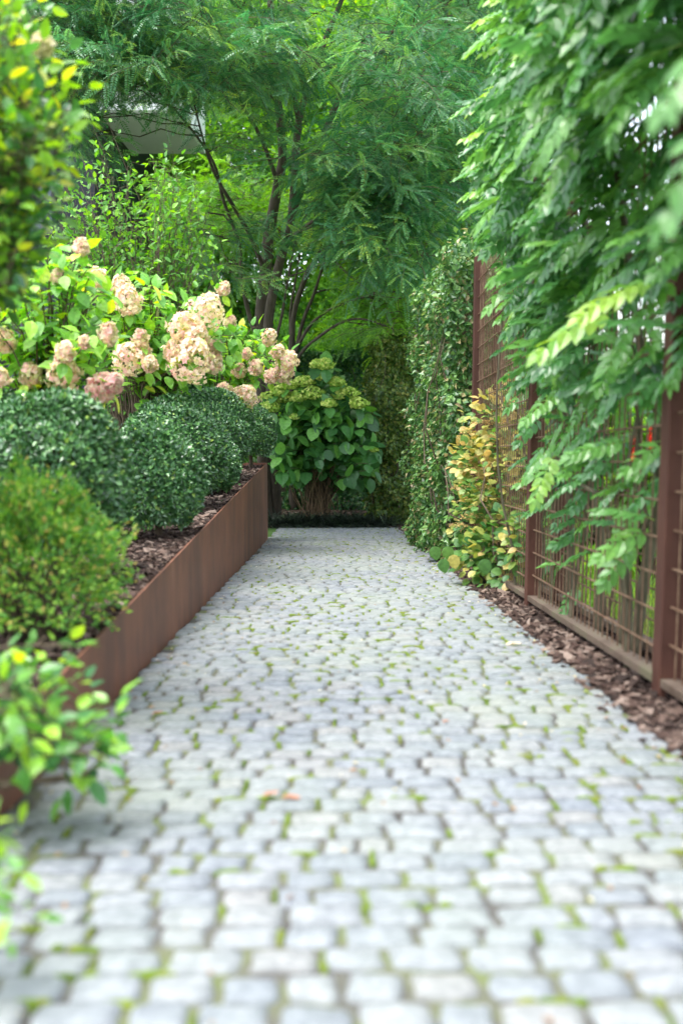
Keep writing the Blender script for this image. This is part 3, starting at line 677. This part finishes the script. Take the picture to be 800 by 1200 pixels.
hyd_plant('broad panicle hydrangea at the left edge with blush and pink flower heads', b1,
    [(96,289,8), (69,324,8), (127,391,12), (77,412,11), (37,439,13), (75,437,19), (120,454,17,'pink_petal'), (133,449,11,'pink_petal'), (6,399,12), (0,442,10), (99,401,6), (-20,360,16), (-30,420,16)], 7.2,
    tips_in([(-40,330), (60,290), (120,320), (150,380), (120,440), (0,430), (-40,430)], 88), 5, (.10, .15), 'hyd', 'cream_petal', .25, group=HG)
b2 = P(168, 500, 9.6); b2[2] = BED
hyd_plant('panicle hydrangea in the middle with the densest cluster of large blush heads', b2,
    [(114,328,13), (142,334,11), (150,351,16), (150,420,18), (165,396,9), (167,409,10), (242,367,22), (214,382,16), (229,396,17), (225,420,25), (251,407,9), (251,426,11), (270,377,6), (176,426,9), (262,338,7), (205,410,12)], 9.6,
    tips_in([(90,330), (180,320), (260,365), (280,400), (255,430), (130,420)], 82), 5, (.10, .16), 'hyd', 'cream_petal', .45, group=HG)
b3 = P(262, 480, 12.9); b3[2] = BED
hyd_plant('panicle hydrangea furthest along the wall, small heads over the last clipped ball', b3,
    [(289,414,6), (281,434,8), (300,430,9), (262,461,13), (289,465,15), (316,395,9), (336,424,14), (334,438,10), (318,440,8), (326,412,8), (278,462,9)], 12.6,
    tips_in([(250,380), (300,378), (335,400), (345,430), (300,450), (255,440)], 42), 5, (.10, .15), 'hyd', 'cream_petal', .5, group=HG)
# smooth hydrangea at the end of the path
b4 = P(372, 612, 18.9); b4[2] = float(gz(18.9))
an = hyd_plant('green hydrangea with lime dome heads and bare canes at the end of the path', b4,
    [(381,426,9), (374,440,10), (366,460,11), (347,464,9), (354,447,9), (332,466,8), (385,472,7), (408,460,10), (420,472,9), (394,447,8), (317,476,10), (314,465,8), (345,488,4), (336,450,9), (326,458,8), (438,526,4), (360,446,8), (398,462,8), (308,480,7), (372,426,7)], 18.4,
    tips_in([(325,472), (440,480), (450,530), (430,568), (330,560), (314,520)], 135, .7), 4, (.19, .29), 'anna', 'lime_petal', axis=np.array([0, 0, 1.]), long=.6, fs=(.02, .034), hs_=1.15, lstart=.6, name='smooth_hydrangea', rad=.008, tpl=LEAFR)
g = Geo()
for k in range(95):
    a = P(372+rng.normal()*9, 612, 18.8+rng.normal()*.12); a[2] = gz(18.9); e = P(372+rng.normal()*19, 528+rng.normal()*14, 18.5+rng.normal()*.3)
    tube(g, wiggle(a, e, 6, .06), np.linspace(.009, .005, 6), 5)
build('canes', g, ['cane'], an, smooth=True)

# bamboo stake, hydrangea standard trunks
g = Geo(); a = P(184, 480, 9.75); a[2] = BED-.03; e = P(184, 333, 9.75); tube(g, [a, (a+e)/2+np.array([.004, 0, 0]), e], .013, 8, cap=True)
for k in range(1, 6):
    q = a+(e-a)*k/6; tube(g, [q-np.array([0,0,.004]), q, q+np.array([0,0,.004])], [.013, .016, .013], 8)
tag(build('bamboo_stake', g, ['bamboo'], smooth=True, loc=a), 'thin pale bamboo stake standing in the middle hydrangea', 'stake')

# black mondo grass at the far corner
g = Geo(); n = 5200; q = np.stack([rng.uniform(-1.15, 1.1, n), rng.uniform(18.15, 18.75, n)], 1)
cl = np.round(q/.14)*.14; q = cl+rng.normal(size=(n, 2))*.02; pos = np.stack([q[:, 0], q[:, 1], gz(q[:, 1])], 1)
d = rng.normal(size=(n, 3))*.6; d[:, 2] = .8
g.inst(leafN(.07, .1, .9, ((.3,1),(.6,.9),(.85,.6))), pos, frames(d, (0,0,1)), rng.uniform(.18, .34, n), rng.uniform(0, 1, n))
tag(build('grass', g, ['black_grass']), 'tufts of dark strappy grass at the far end of the path', 'ornamental grass', kind='stuff')

# ------------------------------------------------------------------ taller shrubs on the left
def stem_shrub(name, label, base, tips, mat, tpl, leaf_s, leafn, rad=.008, budm=None, lift=.2, rr=(0, 1), start=.25, group=None, off=1):
    t = thing(name, label, 'shrub', base, group); gs = Geo(); gl = Geo(); ps = []; ds = []
    for e in tips:
        e = np.asarray(e); q = wiggle(np.array(base)+rng.normal(size=3)*np.array([.12, .12, 0]), e, 10, .22, lift*.3)
        q[:, 2] = np.maximum(q[:, 2], base[2]); tube(gs, q, np.linspace(rad*1.6, rad*.3, 10), 5); T = nrm(np.gradient(q, axis=0))
        for s_ in np.linspace(start, 1, leafn):
            i = min(int(s_*9), 8); f = s_*9-i; p = q[i]*(1-f)+q[i+1]*f
            for _ in range(2):
                v = rand_unit(1)[0]; L_ = rng.uniform(.03, .17)*off; st = p+v*L_*(.4+.6*(1-s_)+.3); ps.append(st); ds.append(v+T[i]*.5+np.array([0, 0, -.15]))
                if L_ > .08: tube(gs, [p, st], [rad*.35, rad*.2], 3)
    ps = np.array(ps); ds = np.array(ds); m = len(ps)
    gl.inst(tpl, ps, frames(ds, np.array([0, -.2, 1])+rng.normal(size=(m, 3))*.45), rng.uniform(*leaf_s, m), rng.uniform(*rr, m))
    build('stems', gs, ['twig'], t, smooth=True); build('foliage', gl, [mat], t); return t
bK = P(165, 470, 11.6); bK[2] = BED
tipsK = [P(x, y, 11.6+d) for x, y, d in tips_in([(45,230), (75,175), (130,190), (200,180), (235,215), (262,270), (240,330), (200,345), (90,320), (50,300)], 170, .7)]
tipsK += [P(x, y, 11.5) for x, y in [(110,150), (122,130), (203,178), (185,190), (245,250), (262,300), (118,170), (155,190), (226,232)]]
stem_shrub('upright_shrub', 'upright light green shrub with fine shoots behind the hydrangeas', bK, tipsK, 'shrub', LEAF, (.055, .10), 20, .006, start=.35, rr=(0, .85))
bJ = np.array([-2.5, 4.1, BED])
tipsJ = [P(x, y, 4.0+d) for x, y, d in tips_in([(-90,-40), (40,-40), (62,20), (92,95), (90,140), (60,200), (45,280), (20,330), (-90,330)], 160, .45)]
J = stem_shrub('upright_shrub', 'tall blurred shrub filling the top left corner of the view', bJ, tipsJ, 'fore', LEAF, (.045, .085), 24, .006, start=.68)
for (px, py, r_) in [(50, 52, 8), (28, 130, 5)]:
    panicle(J, P(px, py, 3.9), r_*3.9/F_PX, 'cream_petal', rr=(0, .6))
# ivy-like shoots spilling over the wall in the foreground
bH = np.array([-1.12, 2.7, BED])
tipsH = [P(x, y, d) for x, y, d in [(60,790,3.0), (95,815,2.8), (130,850,2.7), (120,870,2.6), (60,850,2.5), (20,850,2.6), (40,790,3.1), (0,800,2.9), (25,880,2.45), (60,885,2.5),
        (95,880,2.55), (130,845,2.7), (-10,780,2.8), (75,760,3.2), (50,830,2.7), (85,860,2.6), (25,770,3.1), (55,810,2.9), (20,820,2.7), (80,830,2.8)]]
stem_shrub('trailing_shrub', 'glossy green leafy shoots spilling over the near end of the rusty wall', bH, tipsH, 'fore', LEAF, (.045, .08), 10, .006, lift=.15, start=.4, rr=(0, .9), off=.45)
tipsH2 = [P(x, y, d) for x, y, d in [(0,1010,1.9), (10,1060,1.8), (-20,1080,1.75), (-10,1110,1.7), (5,990,1.9), (-30,1040,1.8), (12,1020,1.85)]]
stem_shrub('trailing_shrub', 'few blurred green shoots at the bottom left edge over the paving', np.array([-1.08, 1.75, BED]), tipsH2, 'fore', LEAF, (.03, .05), 7, .005, lift=.1, start=.6, rr=(.2, .9), off=.4)
# a few bare trailing twigs over the stones
# ------------------------------------------------------------------ trees
LL = [pinnate(10, None, .17, leaf2(.42, .06, 0), .32, 1.25, .1, .005) for _ in range(5)]
def spray():
    g = Geo(); q = spline([(0,0,0), (.33, rng.normal()*.03, .03), (.68, rng.normal()*.05, .0), (1, rng.normal()*.08, -.10)], 3)
    tube(g, q, np.linspace(.008, .002, len(q)), 3, 1)
    for i, t in enumerate(np.linspace(.15, 1, 9)):
        k = min(int(t*(len(q)-1)), len(q)-2); p = q[k]; sgn = 1 if i % 2 else -1
        d = np.array([.75, sgn*.8, -.12])+rng.normal(size=3)*.32
        if t > .97: d = np.array([1, 0, -.3])
        g.inst(LL[rng.integers(5)], [p], frames([d], np.array([0,0,1])+rng.normal(size=3)*.28), [rng.uniform(.28, .42)], [.5+rng.normal()*.07], )
    return g.flat()
SPR = [spray() for _ in range(8)]
def locust(name, label, base, limbs, clumps, per, s=(.6, 1.0), mat='locust', rr=(.0, .85)):
    t = thing(name, label, 'tree', base); nodes = []
    for kind, pts, r0, r1 in limbs:
        q = spline(pts, 5); g = Geo(); rr_ = np.linspace(r0, r1, len(q)); tube(g, q, rr_, 8 if r0 > .06 else 6); build(kind, g, ['bark'], t, smooth=True)
        nodes += list(zip(q, rr_))
    NP = np.array([p for p, _ in nodes]); NR = np.array([r for _, r in nodes])
    gb = Geo(); gl = Geo(); pos = []; dirs = []
    for c in clumps:
        c = np.asarray(c, float); dd = np.linalg.norm(NP-c, axis=1)+np.where(NP[:, 2] > c[2]+.3, 1.5, 0); j = int(np.argmin(dd))
        if dd[j] < 7: q = wiggle(NP[j], c, 7, .25, .12); tube(gb, q, np.linspace(min(.035, NR[j]*.6), .007, 7), 5)
        outv = nrm((c-NP[j])*np.array([1, 1, .2]))
        m = per; a = rng.uniform(0, 6.28, m)
        off = np.stack([np.cos(a), np.sin(a), rng.normal(size=m)*.5], 1)*rng.uniform(.05, .5, (m, 1))
        pos.append(c+off*np.array([1, 1, .6])); dirs.append(off*np.array([2, 2, .4])+outv*.35+np.array([0, 0, -.08])+rng.normal(size=(m, 3))*.15)
    pos = np.concatenate(pos); dirs = np.concatenate(dirs); k = rng.integers(8, size=len(pos)); n = len(pos)
    R = frames(dirs, np.array([0, 0, 1])+rng.normal(size=(n, 3))*.38); sc = rng.uniform(*s, n); rn = rng.uniform(*rr, n)
    for q in range(8):
        mk = k == q; gl.inst(SPR[q], pos[mk], R[mk], sc[mk], rn[mk])
    build('branches', gb, ['bark'], t, smooth=True); build('crown', gl, [mat, 'twig'], t); return t
def region(poly, n, Y0, Y1): return [P(x, y, rng.uniform(Y0, Y1)) for x, y, _ in tips_in(poly, n)]
BZ = float(gz(20))
base = P(312, 605, 19.8); base[2] = BZ
def PL(*a): return [P(*q) for q in a]
limbs = [
 ('trunk', [base]+PL((308,470,19.6), (306,380,19.5), (311,320,19.5), (315,275,19.5), (326,215,19.4), (331,180,19.3), (325,110,19.2), (318,20,19.2), (312,-80,19.2)), .15, .05),
 ('trunk', [base+np.array([.2,.1,0])]+PL((318,460,19.4), (314,384,19.3), (324,324,19.2), (334,285,19.1), (342,250,19.0), (350,142,18.8), (365,97,18.7), (380,49,18.6), (400,0,18.5), (420,-70,18.5)), .11, .035),
 ('limb', PL((342,250,19.0), (370,180,18.7), (395,120,18.5), (410,82,18.4), (425,47,18.3), (462,37,18.1), (520,20,18.0)), .07, .02),
 ('limb', PL((306,400,19.5), (294,376,19.4), (284,330,19.2), (280,285,19.0), (262,235,18.6), (250,190,18.2), (215,140,17.6), (160,80,17.2)), .05, .015),
 ('limb', PL((314,420,19.4), (328,380,19.2), (338,324,19.0), (350,270,18.8), (372,230,18.5)), .035, .012),
 ('limb', PL((311,320,19.5), (290,270,19), (255,210,18.2), (240,170,17.6), (225,110,17)), .05, .014),
 ('limb', PL((326,215,19.4), (300,150,18.6), (250,80,17.6), (180,20,16.8)), .05, .014),
 ('limb', PL((350,142,18.8), (330,60,18), (270,0,17), (220,-60,16.5)), .05, .014),
 ('limb', PL((334,285,19.1), (380,250,18), (440,220,17.2), (480,190,16.6)), .04, .012),
]
cl = region([(40,0), (60,-60), (620,-60), (600,60), (560,190), (490,300), (430,300), (350,270), (250,280), (240,210), (170,180), (110,180), (60,90)], 118, 14.0, 19.5)
cl += region([(150,60), (500,40), (520,200), (440,270), (260,270), (240,160)], 46, 13.5, 16.5)
cl += region([(40,-80), (640,-80), (640,-300), (40,-300)], 50, 14, 19.5)
cl += region([(60,10), (240,10), (240,85), (110,92)], 26, 15, 18)+region([(40,60), (100,60), (95,150), (50,190)], 10, 15, 18)
cl += region([(230,240), (300,230), (300,300), (240,330)], 8, 16, 18)
cl += region([(400,200), (540,160), (540,290), (450,330)], 22, 15, 18.5)
def pix(c):
    d = c-CAM; k = d@_F; return 400+F_PX*(d@_R)/k, 600-F_PX*(d@_U)/k
def keep(c):
    x, y = pix(c); return not (90 < x < 285 and 108 < y < 250) and not (285 < x < 395 and 90 < y < 310 and c[1] < 19.6 and rng.uniform() < .9) and not (335 < x < 440 and 10 < y < 150 and c[1] < 18.6 and rng.uniform() < .85)
cl = [c for c in cl if keep(c)]
locust('honey_locust', 'big multi-stemmed honey locust with feathery blue green leaves at the path end', base, limbs, cl, 17, s=(.45, .95))
# second, darker-stemmed tree fanning out behind the smooth hydrangea
b2_ = P(343, 600, 21.2); b2_[2] = BZ
limbs2 = [
 ('trunk', [b2_]+PL((342,470,21.2), (342,412,21.1), (344,368,21), (360,320,20.8), (372,300,20.7), (384,250,20.4), (400,200,20)), .085, .03),
 ('limb', PL((343,430,21.1), (354,380,21), (368,344,20.8), (376,318,20.6), (390,270,20.2)), .055, .02),
 ('limb', PL((343,425,21.1), (352,400,21), (368,376,20.8), (392,360,20.5), (420,350,20.2), (455,340,19.8)), .05, .016),
 ('limb', PL((344,440,21.1), (352,415,21), (372,396,20.8), (400,378,20.4), (425,374,20.1), (460,385,19.8)), .045, .014),
 ('limb', PL((344,420,21.1), (340,370,21), (346,330,20.9), (352,290,20.8)), .04, .015),
 ('limb', PL((372,300,20.7), (388,304,20.4), (418,330,20.1), (440,345,19.9), (470,350,19.6)), .03, .01)]
cl2 = region([(350,200), (540,180), (520,330), (500,400), (430,390), (400,320), (360,280)], 42, 19.5, 23)
cl2 += region([(200,220), (350,200), (340,260), (250,290)], 26, 20, 23)
locust('honey_locust', 'smaller dark-stemmed locust fanning out behind the green hydrangea', b2_, limbs2, cl2, 15, mat='far_leaf', rr=(.1, .7))
b3_ = P(560, 590, 22.0); b3_[2] = BZ
limbs3 = [('trunk', [b3_]+PL((556,480,22), (548,330,22), (540,220,22), (530,100,21.8), (520,-20,21.5)), .13, .04),
  ('limb', PL((548,330,22), (510,250,21.5), (490,160,21), (470,90,20.6)), .05, .015), ('limb', PL((540,220,22), (570,130,21.5), (600,60,21)), .05, .015)]
locust('honey_locust', 'locust tree behind the tall hedge wall', b3_, limbs3, region([(460,-60), (640,-60), (640,330), (560,330), (500,270), (460,130)], 80, 20, 24), 15, mat='locust', rr=(.1, .8))

def broad_tree(name, label, px, Y, top, bot, wpx_, n, mat, s=(.14, .24), base_y=None, rr=(0, 1), clumps=60):
    b = P(px, 590, Y); b[2] = BZ-.1; t = thing(name, label, 'tree', b)
    ct = P(px, top, Y)[2]; cb = P(px, bot, Y)[2]; rx = wpx_*Y/F_PX; cz = (ct+cb)/2; rz = (ct-cb)/2
    g = Geo(); tube(g, wiggle(b, (b[0], b[1], cz+rz*.5), 8, .2), np.linspace(.22, .06, 8), 8); build('trunk', g, ['bark'], t, smooth=True)
    g = Geo(); gb = Geo(); cs = []
    for k in range(clumps):
        u = rand_unit(1)[0]*rng.uniform(.35, 1)**.6; c = np.array([b[0]+u[0]*rx, b[1]+u[1]*min(rx, 3), cz+u[2]*rz]); cs.append(c)
        z0 = max(b[2]+1.0, min(c[2]-.5, cz+rz*.3)); tube(gb, wiggle((b[0], b[1], z0), c, 6, .3), np.linspace(.05, .01, 6), 4)
    cs = np.array(cs); k = rng.integers(len(cs), size=n); r_ = np.minimum(rx, rz)*.36
    pos = cs[k]+rng.normal(size=(n, 3))*np.array([1, 1, .55])*r_*.62
    d = rng.normal(size=(n, 3))+np.array([0, 0, -.35]); up = np.array([0, 0, 1])+rng.normal(size=(n, 3))*.5
    g.inst(LEAF2, pos, frames(d, up), rng.uniform(*s, n), rng.uniform(*rr, n)); build('branches', gb, ['bark'], t, smooth=True); build('crown', g, [mat], t); return t
broad_tree('broadleaf_tree', 'dark dense tree beside the black house wall at upper left', -10, 30.0, -120, 240, 90, 12000, 'dark_leaf', clumps=50)
broad_tree('broadleaf_tree', 'bright green tree seen below the white overhang', 190, 38.0, 150, 480, 110, 15000, 'far_leaf', (.22, .36))
broad_tree('broadleaf_tree', 'mid green background tree directly behind the main locust trunk', 320, 32.0, -60, 460, 120, 24000, 'far_leaf', (.18, .32), rr=(0, .8), clumps=90)
broad_tree('broadleaf_tree', 'yellow green background tree between the locusts', 440, 34.0, -60, 470, 120, 24000, 'far_leaf', (.18, .32), rr=(.2, 1), clumps=90)
broad_tree('broadleaf_tree', 'background tree beyond the locust near the tall hedge', 520, 36.0, -100, 430, 85, 20000, 'far_leaf', (.2, .34), clumps=80)
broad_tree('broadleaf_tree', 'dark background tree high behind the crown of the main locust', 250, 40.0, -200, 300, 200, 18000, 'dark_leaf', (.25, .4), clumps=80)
broad_tree('broadleaf_tree', 'tall background tree far behind the dark-stemmed locust', 460, 44.0, -220, 320, 220, 20000, 'far_leaf', (.28, .42), clumps=90)
# understorey shrubs that close the view under the canopy
def under(name, label, px, Y, top, wpx_, n, mat, s=(.09, .16), rr=(0, .9)):
    b = P(px, 590, Y); b[2] = float(gz(np.array(Y)))-.05; zt = P(px, top, Y)[2]; rx = wpx_*Y/F_PX; c = np.array([b[0], b[1], (zt+b[2])/2])
    return mound(name, label, 'shrub', c, (rx, min(rx, 1.2), (zt-b[2])/2), n, s, mat, LEAF2, tuple(b), rr, .1, jag=.16)
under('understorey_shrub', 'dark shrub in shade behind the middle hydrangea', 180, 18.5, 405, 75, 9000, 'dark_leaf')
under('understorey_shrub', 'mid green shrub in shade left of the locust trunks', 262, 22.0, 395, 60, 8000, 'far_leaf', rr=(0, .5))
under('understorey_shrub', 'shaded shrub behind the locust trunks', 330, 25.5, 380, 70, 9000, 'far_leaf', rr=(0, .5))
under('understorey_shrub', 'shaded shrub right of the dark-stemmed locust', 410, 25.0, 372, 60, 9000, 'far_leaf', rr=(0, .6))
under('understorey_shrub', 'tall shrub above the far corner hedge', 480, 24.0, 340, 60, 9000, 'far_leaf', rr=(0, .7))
under('garden_shrub', 'loose green shrub on the lawn seen through the mesh fence', 700, 13.0, 470, 60, 5000, 'far_leaf')
under('garden_shrub', 'low green shrub on the lawn near the second fence post', 640, 17.0, 505, 50, 4000, 'far_leaf')
rs = under('garden_shrub', 'garden shrub with red flowers seen through the near fence mesh', 765, 9.0, 500, 45, 3500, 'far_leaf')
for k in range(7):
    px, py = rng.uniform(742, 775), rng.uniform(500, 535); panicle(rs, P(px, py, 8.6), .04, 'red_petal', n=60)
# far treeline beyond the garden
g = Geo(); n = 30000; a = rng.uniform(-1.15, 1.15, n); D = 62+rng.normal(size=n)*2.5; hmax = 9+2.5*np.sin(a*9)+1.8*np.sin(a*23+1)+1.2*np.sin(a*51)
hmax = np.where((a > .2), hmax*.3, hmax); z = BZ+hmax*rng.uniform(0, 1, n)**.8
pos = np.stack([D*np.sin(a), D*np.cos(a), z], 1)
g.inst(LEAF2, pos, frames(rng.normal(size=(n, 3)), rand_unit(n)), rng.uniform(.7, 1.3, n), rng.uniform(0, .8, n))
tag(build('treeline', g, ['far_leaf']), 'distant treeline closing the view beyond the garden', 'treeline', kind='stuff')

# ------------------------------------------------------------------ the house at upper left
hl = P(155, 178, 28.0); hb = np.array([-8.0, 27, BZ])
H = thing('modern_house', 'modern house with dark walls and a pale overhanging upper storey at upper left', 'house', tuple(hb))
zs = P(241, 180, 28.0)[2]; xr = P(241, 180, 28.0)[0]; xw = P(155, 178, 28.0)[0]
g = Geo(); box(g, xw+.004, xr, 23.9, 28.0, zs, zs+3.4); bevel(build('upper_storey', g, ['render_white'], H), .02)
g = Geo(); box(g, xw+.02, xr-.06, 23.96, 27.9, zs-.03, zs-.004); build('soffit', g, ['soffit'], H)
g = Geo(); box(g, -11, xr+.15, 23.2, 28.2, zs+3.41, zs+3.62); build('roof', g, ['dark_clad'], H)
g = Geo(); box(g, -11, xw, 23.5, 36, BZ-.1, zs+3.4)
build('dark_wall', g, ['dark_clad'], H)
g = Geo(); box(g, -10.9, -7.9, 22.6, 23.49, BZ-.1, zs-3.0); build('porch', g, ['render_white'], H)
for (x0, z0) in [(-7.6, 1.2), (-7.6, 4.6)]:
    g = Geo(); box(g, x0, x0+1.3, 23.45, 23.52, z0, z0+1.9); w_ = build('window', g, ['dark_clad'], H)
    g = Geo(); box(g, x0+.08, x0+1.22, 23.435, 23.448, z0+.08, z0+1.82); build('pane', g, ['glass'], w_)

# ------------------------------------------------------------------ leaves fallen on the path
def fallen(label, px, py, size, mat, rot, curl=.5):
    d = P(px, py, 5.0)-CAM; dd = None
    t = 1.0/(-(d[2]+SL*d[1])) ; p = CAM+d*t; p[2] = float(gz(p[1]))+.006
    g = Geo(); tp = leafN(.5, .5, -curl*.3, wav=.05)
    g.inst(tp, [p], frames([[math.cos(rot), math.sin(rot), 0]], (0, 0, 1)), [size], [rng.uniform(.2, .8)])
    g.inst(leaf2(.04, 0, 0), [p], frames([[-math.cos(rot), -math.sin(rot), .1]], (0, 0, 1)), [size*.4], [.1])
    tag(build('fallen_leaf', g, [mat], smooth=True, loc=p), label, 'fallen leaf')
fallen('curled brown leaf on the stones left of the path centre', 308, 935, .05, 'dead_leaf', .3)
fallen('flat reddish leaf lying beside the curled brown one', 330, 937, .06, 'dead_leaf', -.2, .2)
fallen('rusty leaf on the stones near the foot of the steel wall', 178, 838, .045, 'dead_leaf', .1)
fallen('pale straw leaf on the stones by the bark strip', 592, 757, .10, 'pale_leaf', .2, .1)
fallen('small white petal on the stones right of centre', 614, 851, .03, 'pale_leaf', 1.2, .1)
fallen('tiny orange leaf on the stones right of centre', 518, 848, .035, 'dead_leaf', .6, .1)
g = Geo(); n = 800; x = rng.uniform(-.95, 1.24, n); yy = rng.uniform(1.2, 17.8, n)
x = np.where(rng.uniform(size=n) < .45, np.where(rng.uniform(size=n) < .5, -.95+np.abs(rng.normal(size=n))*.06, 1.23-np.abs(rng.normal(size=n))*.08), x)
g.inst(LEAF2, np.stack([x, yy, gz(yy)+.003], 1), frames(rng.normal(size=(n, 3))*np.array([1, 1, .1]), np.array([0, 0, 1])+rng.normal(size=(n, 3))*.2), rng.uniform(.008, .032, n), rng.uniform(0, 1, n))
tag(build('leaf_litter', g, ['litter']), 'tiny bits of leaf and twig scattered over the stones', 'litter', kind='stuff')

for o in bpy.data.objects:
    if '_base' in o: del o['_base']
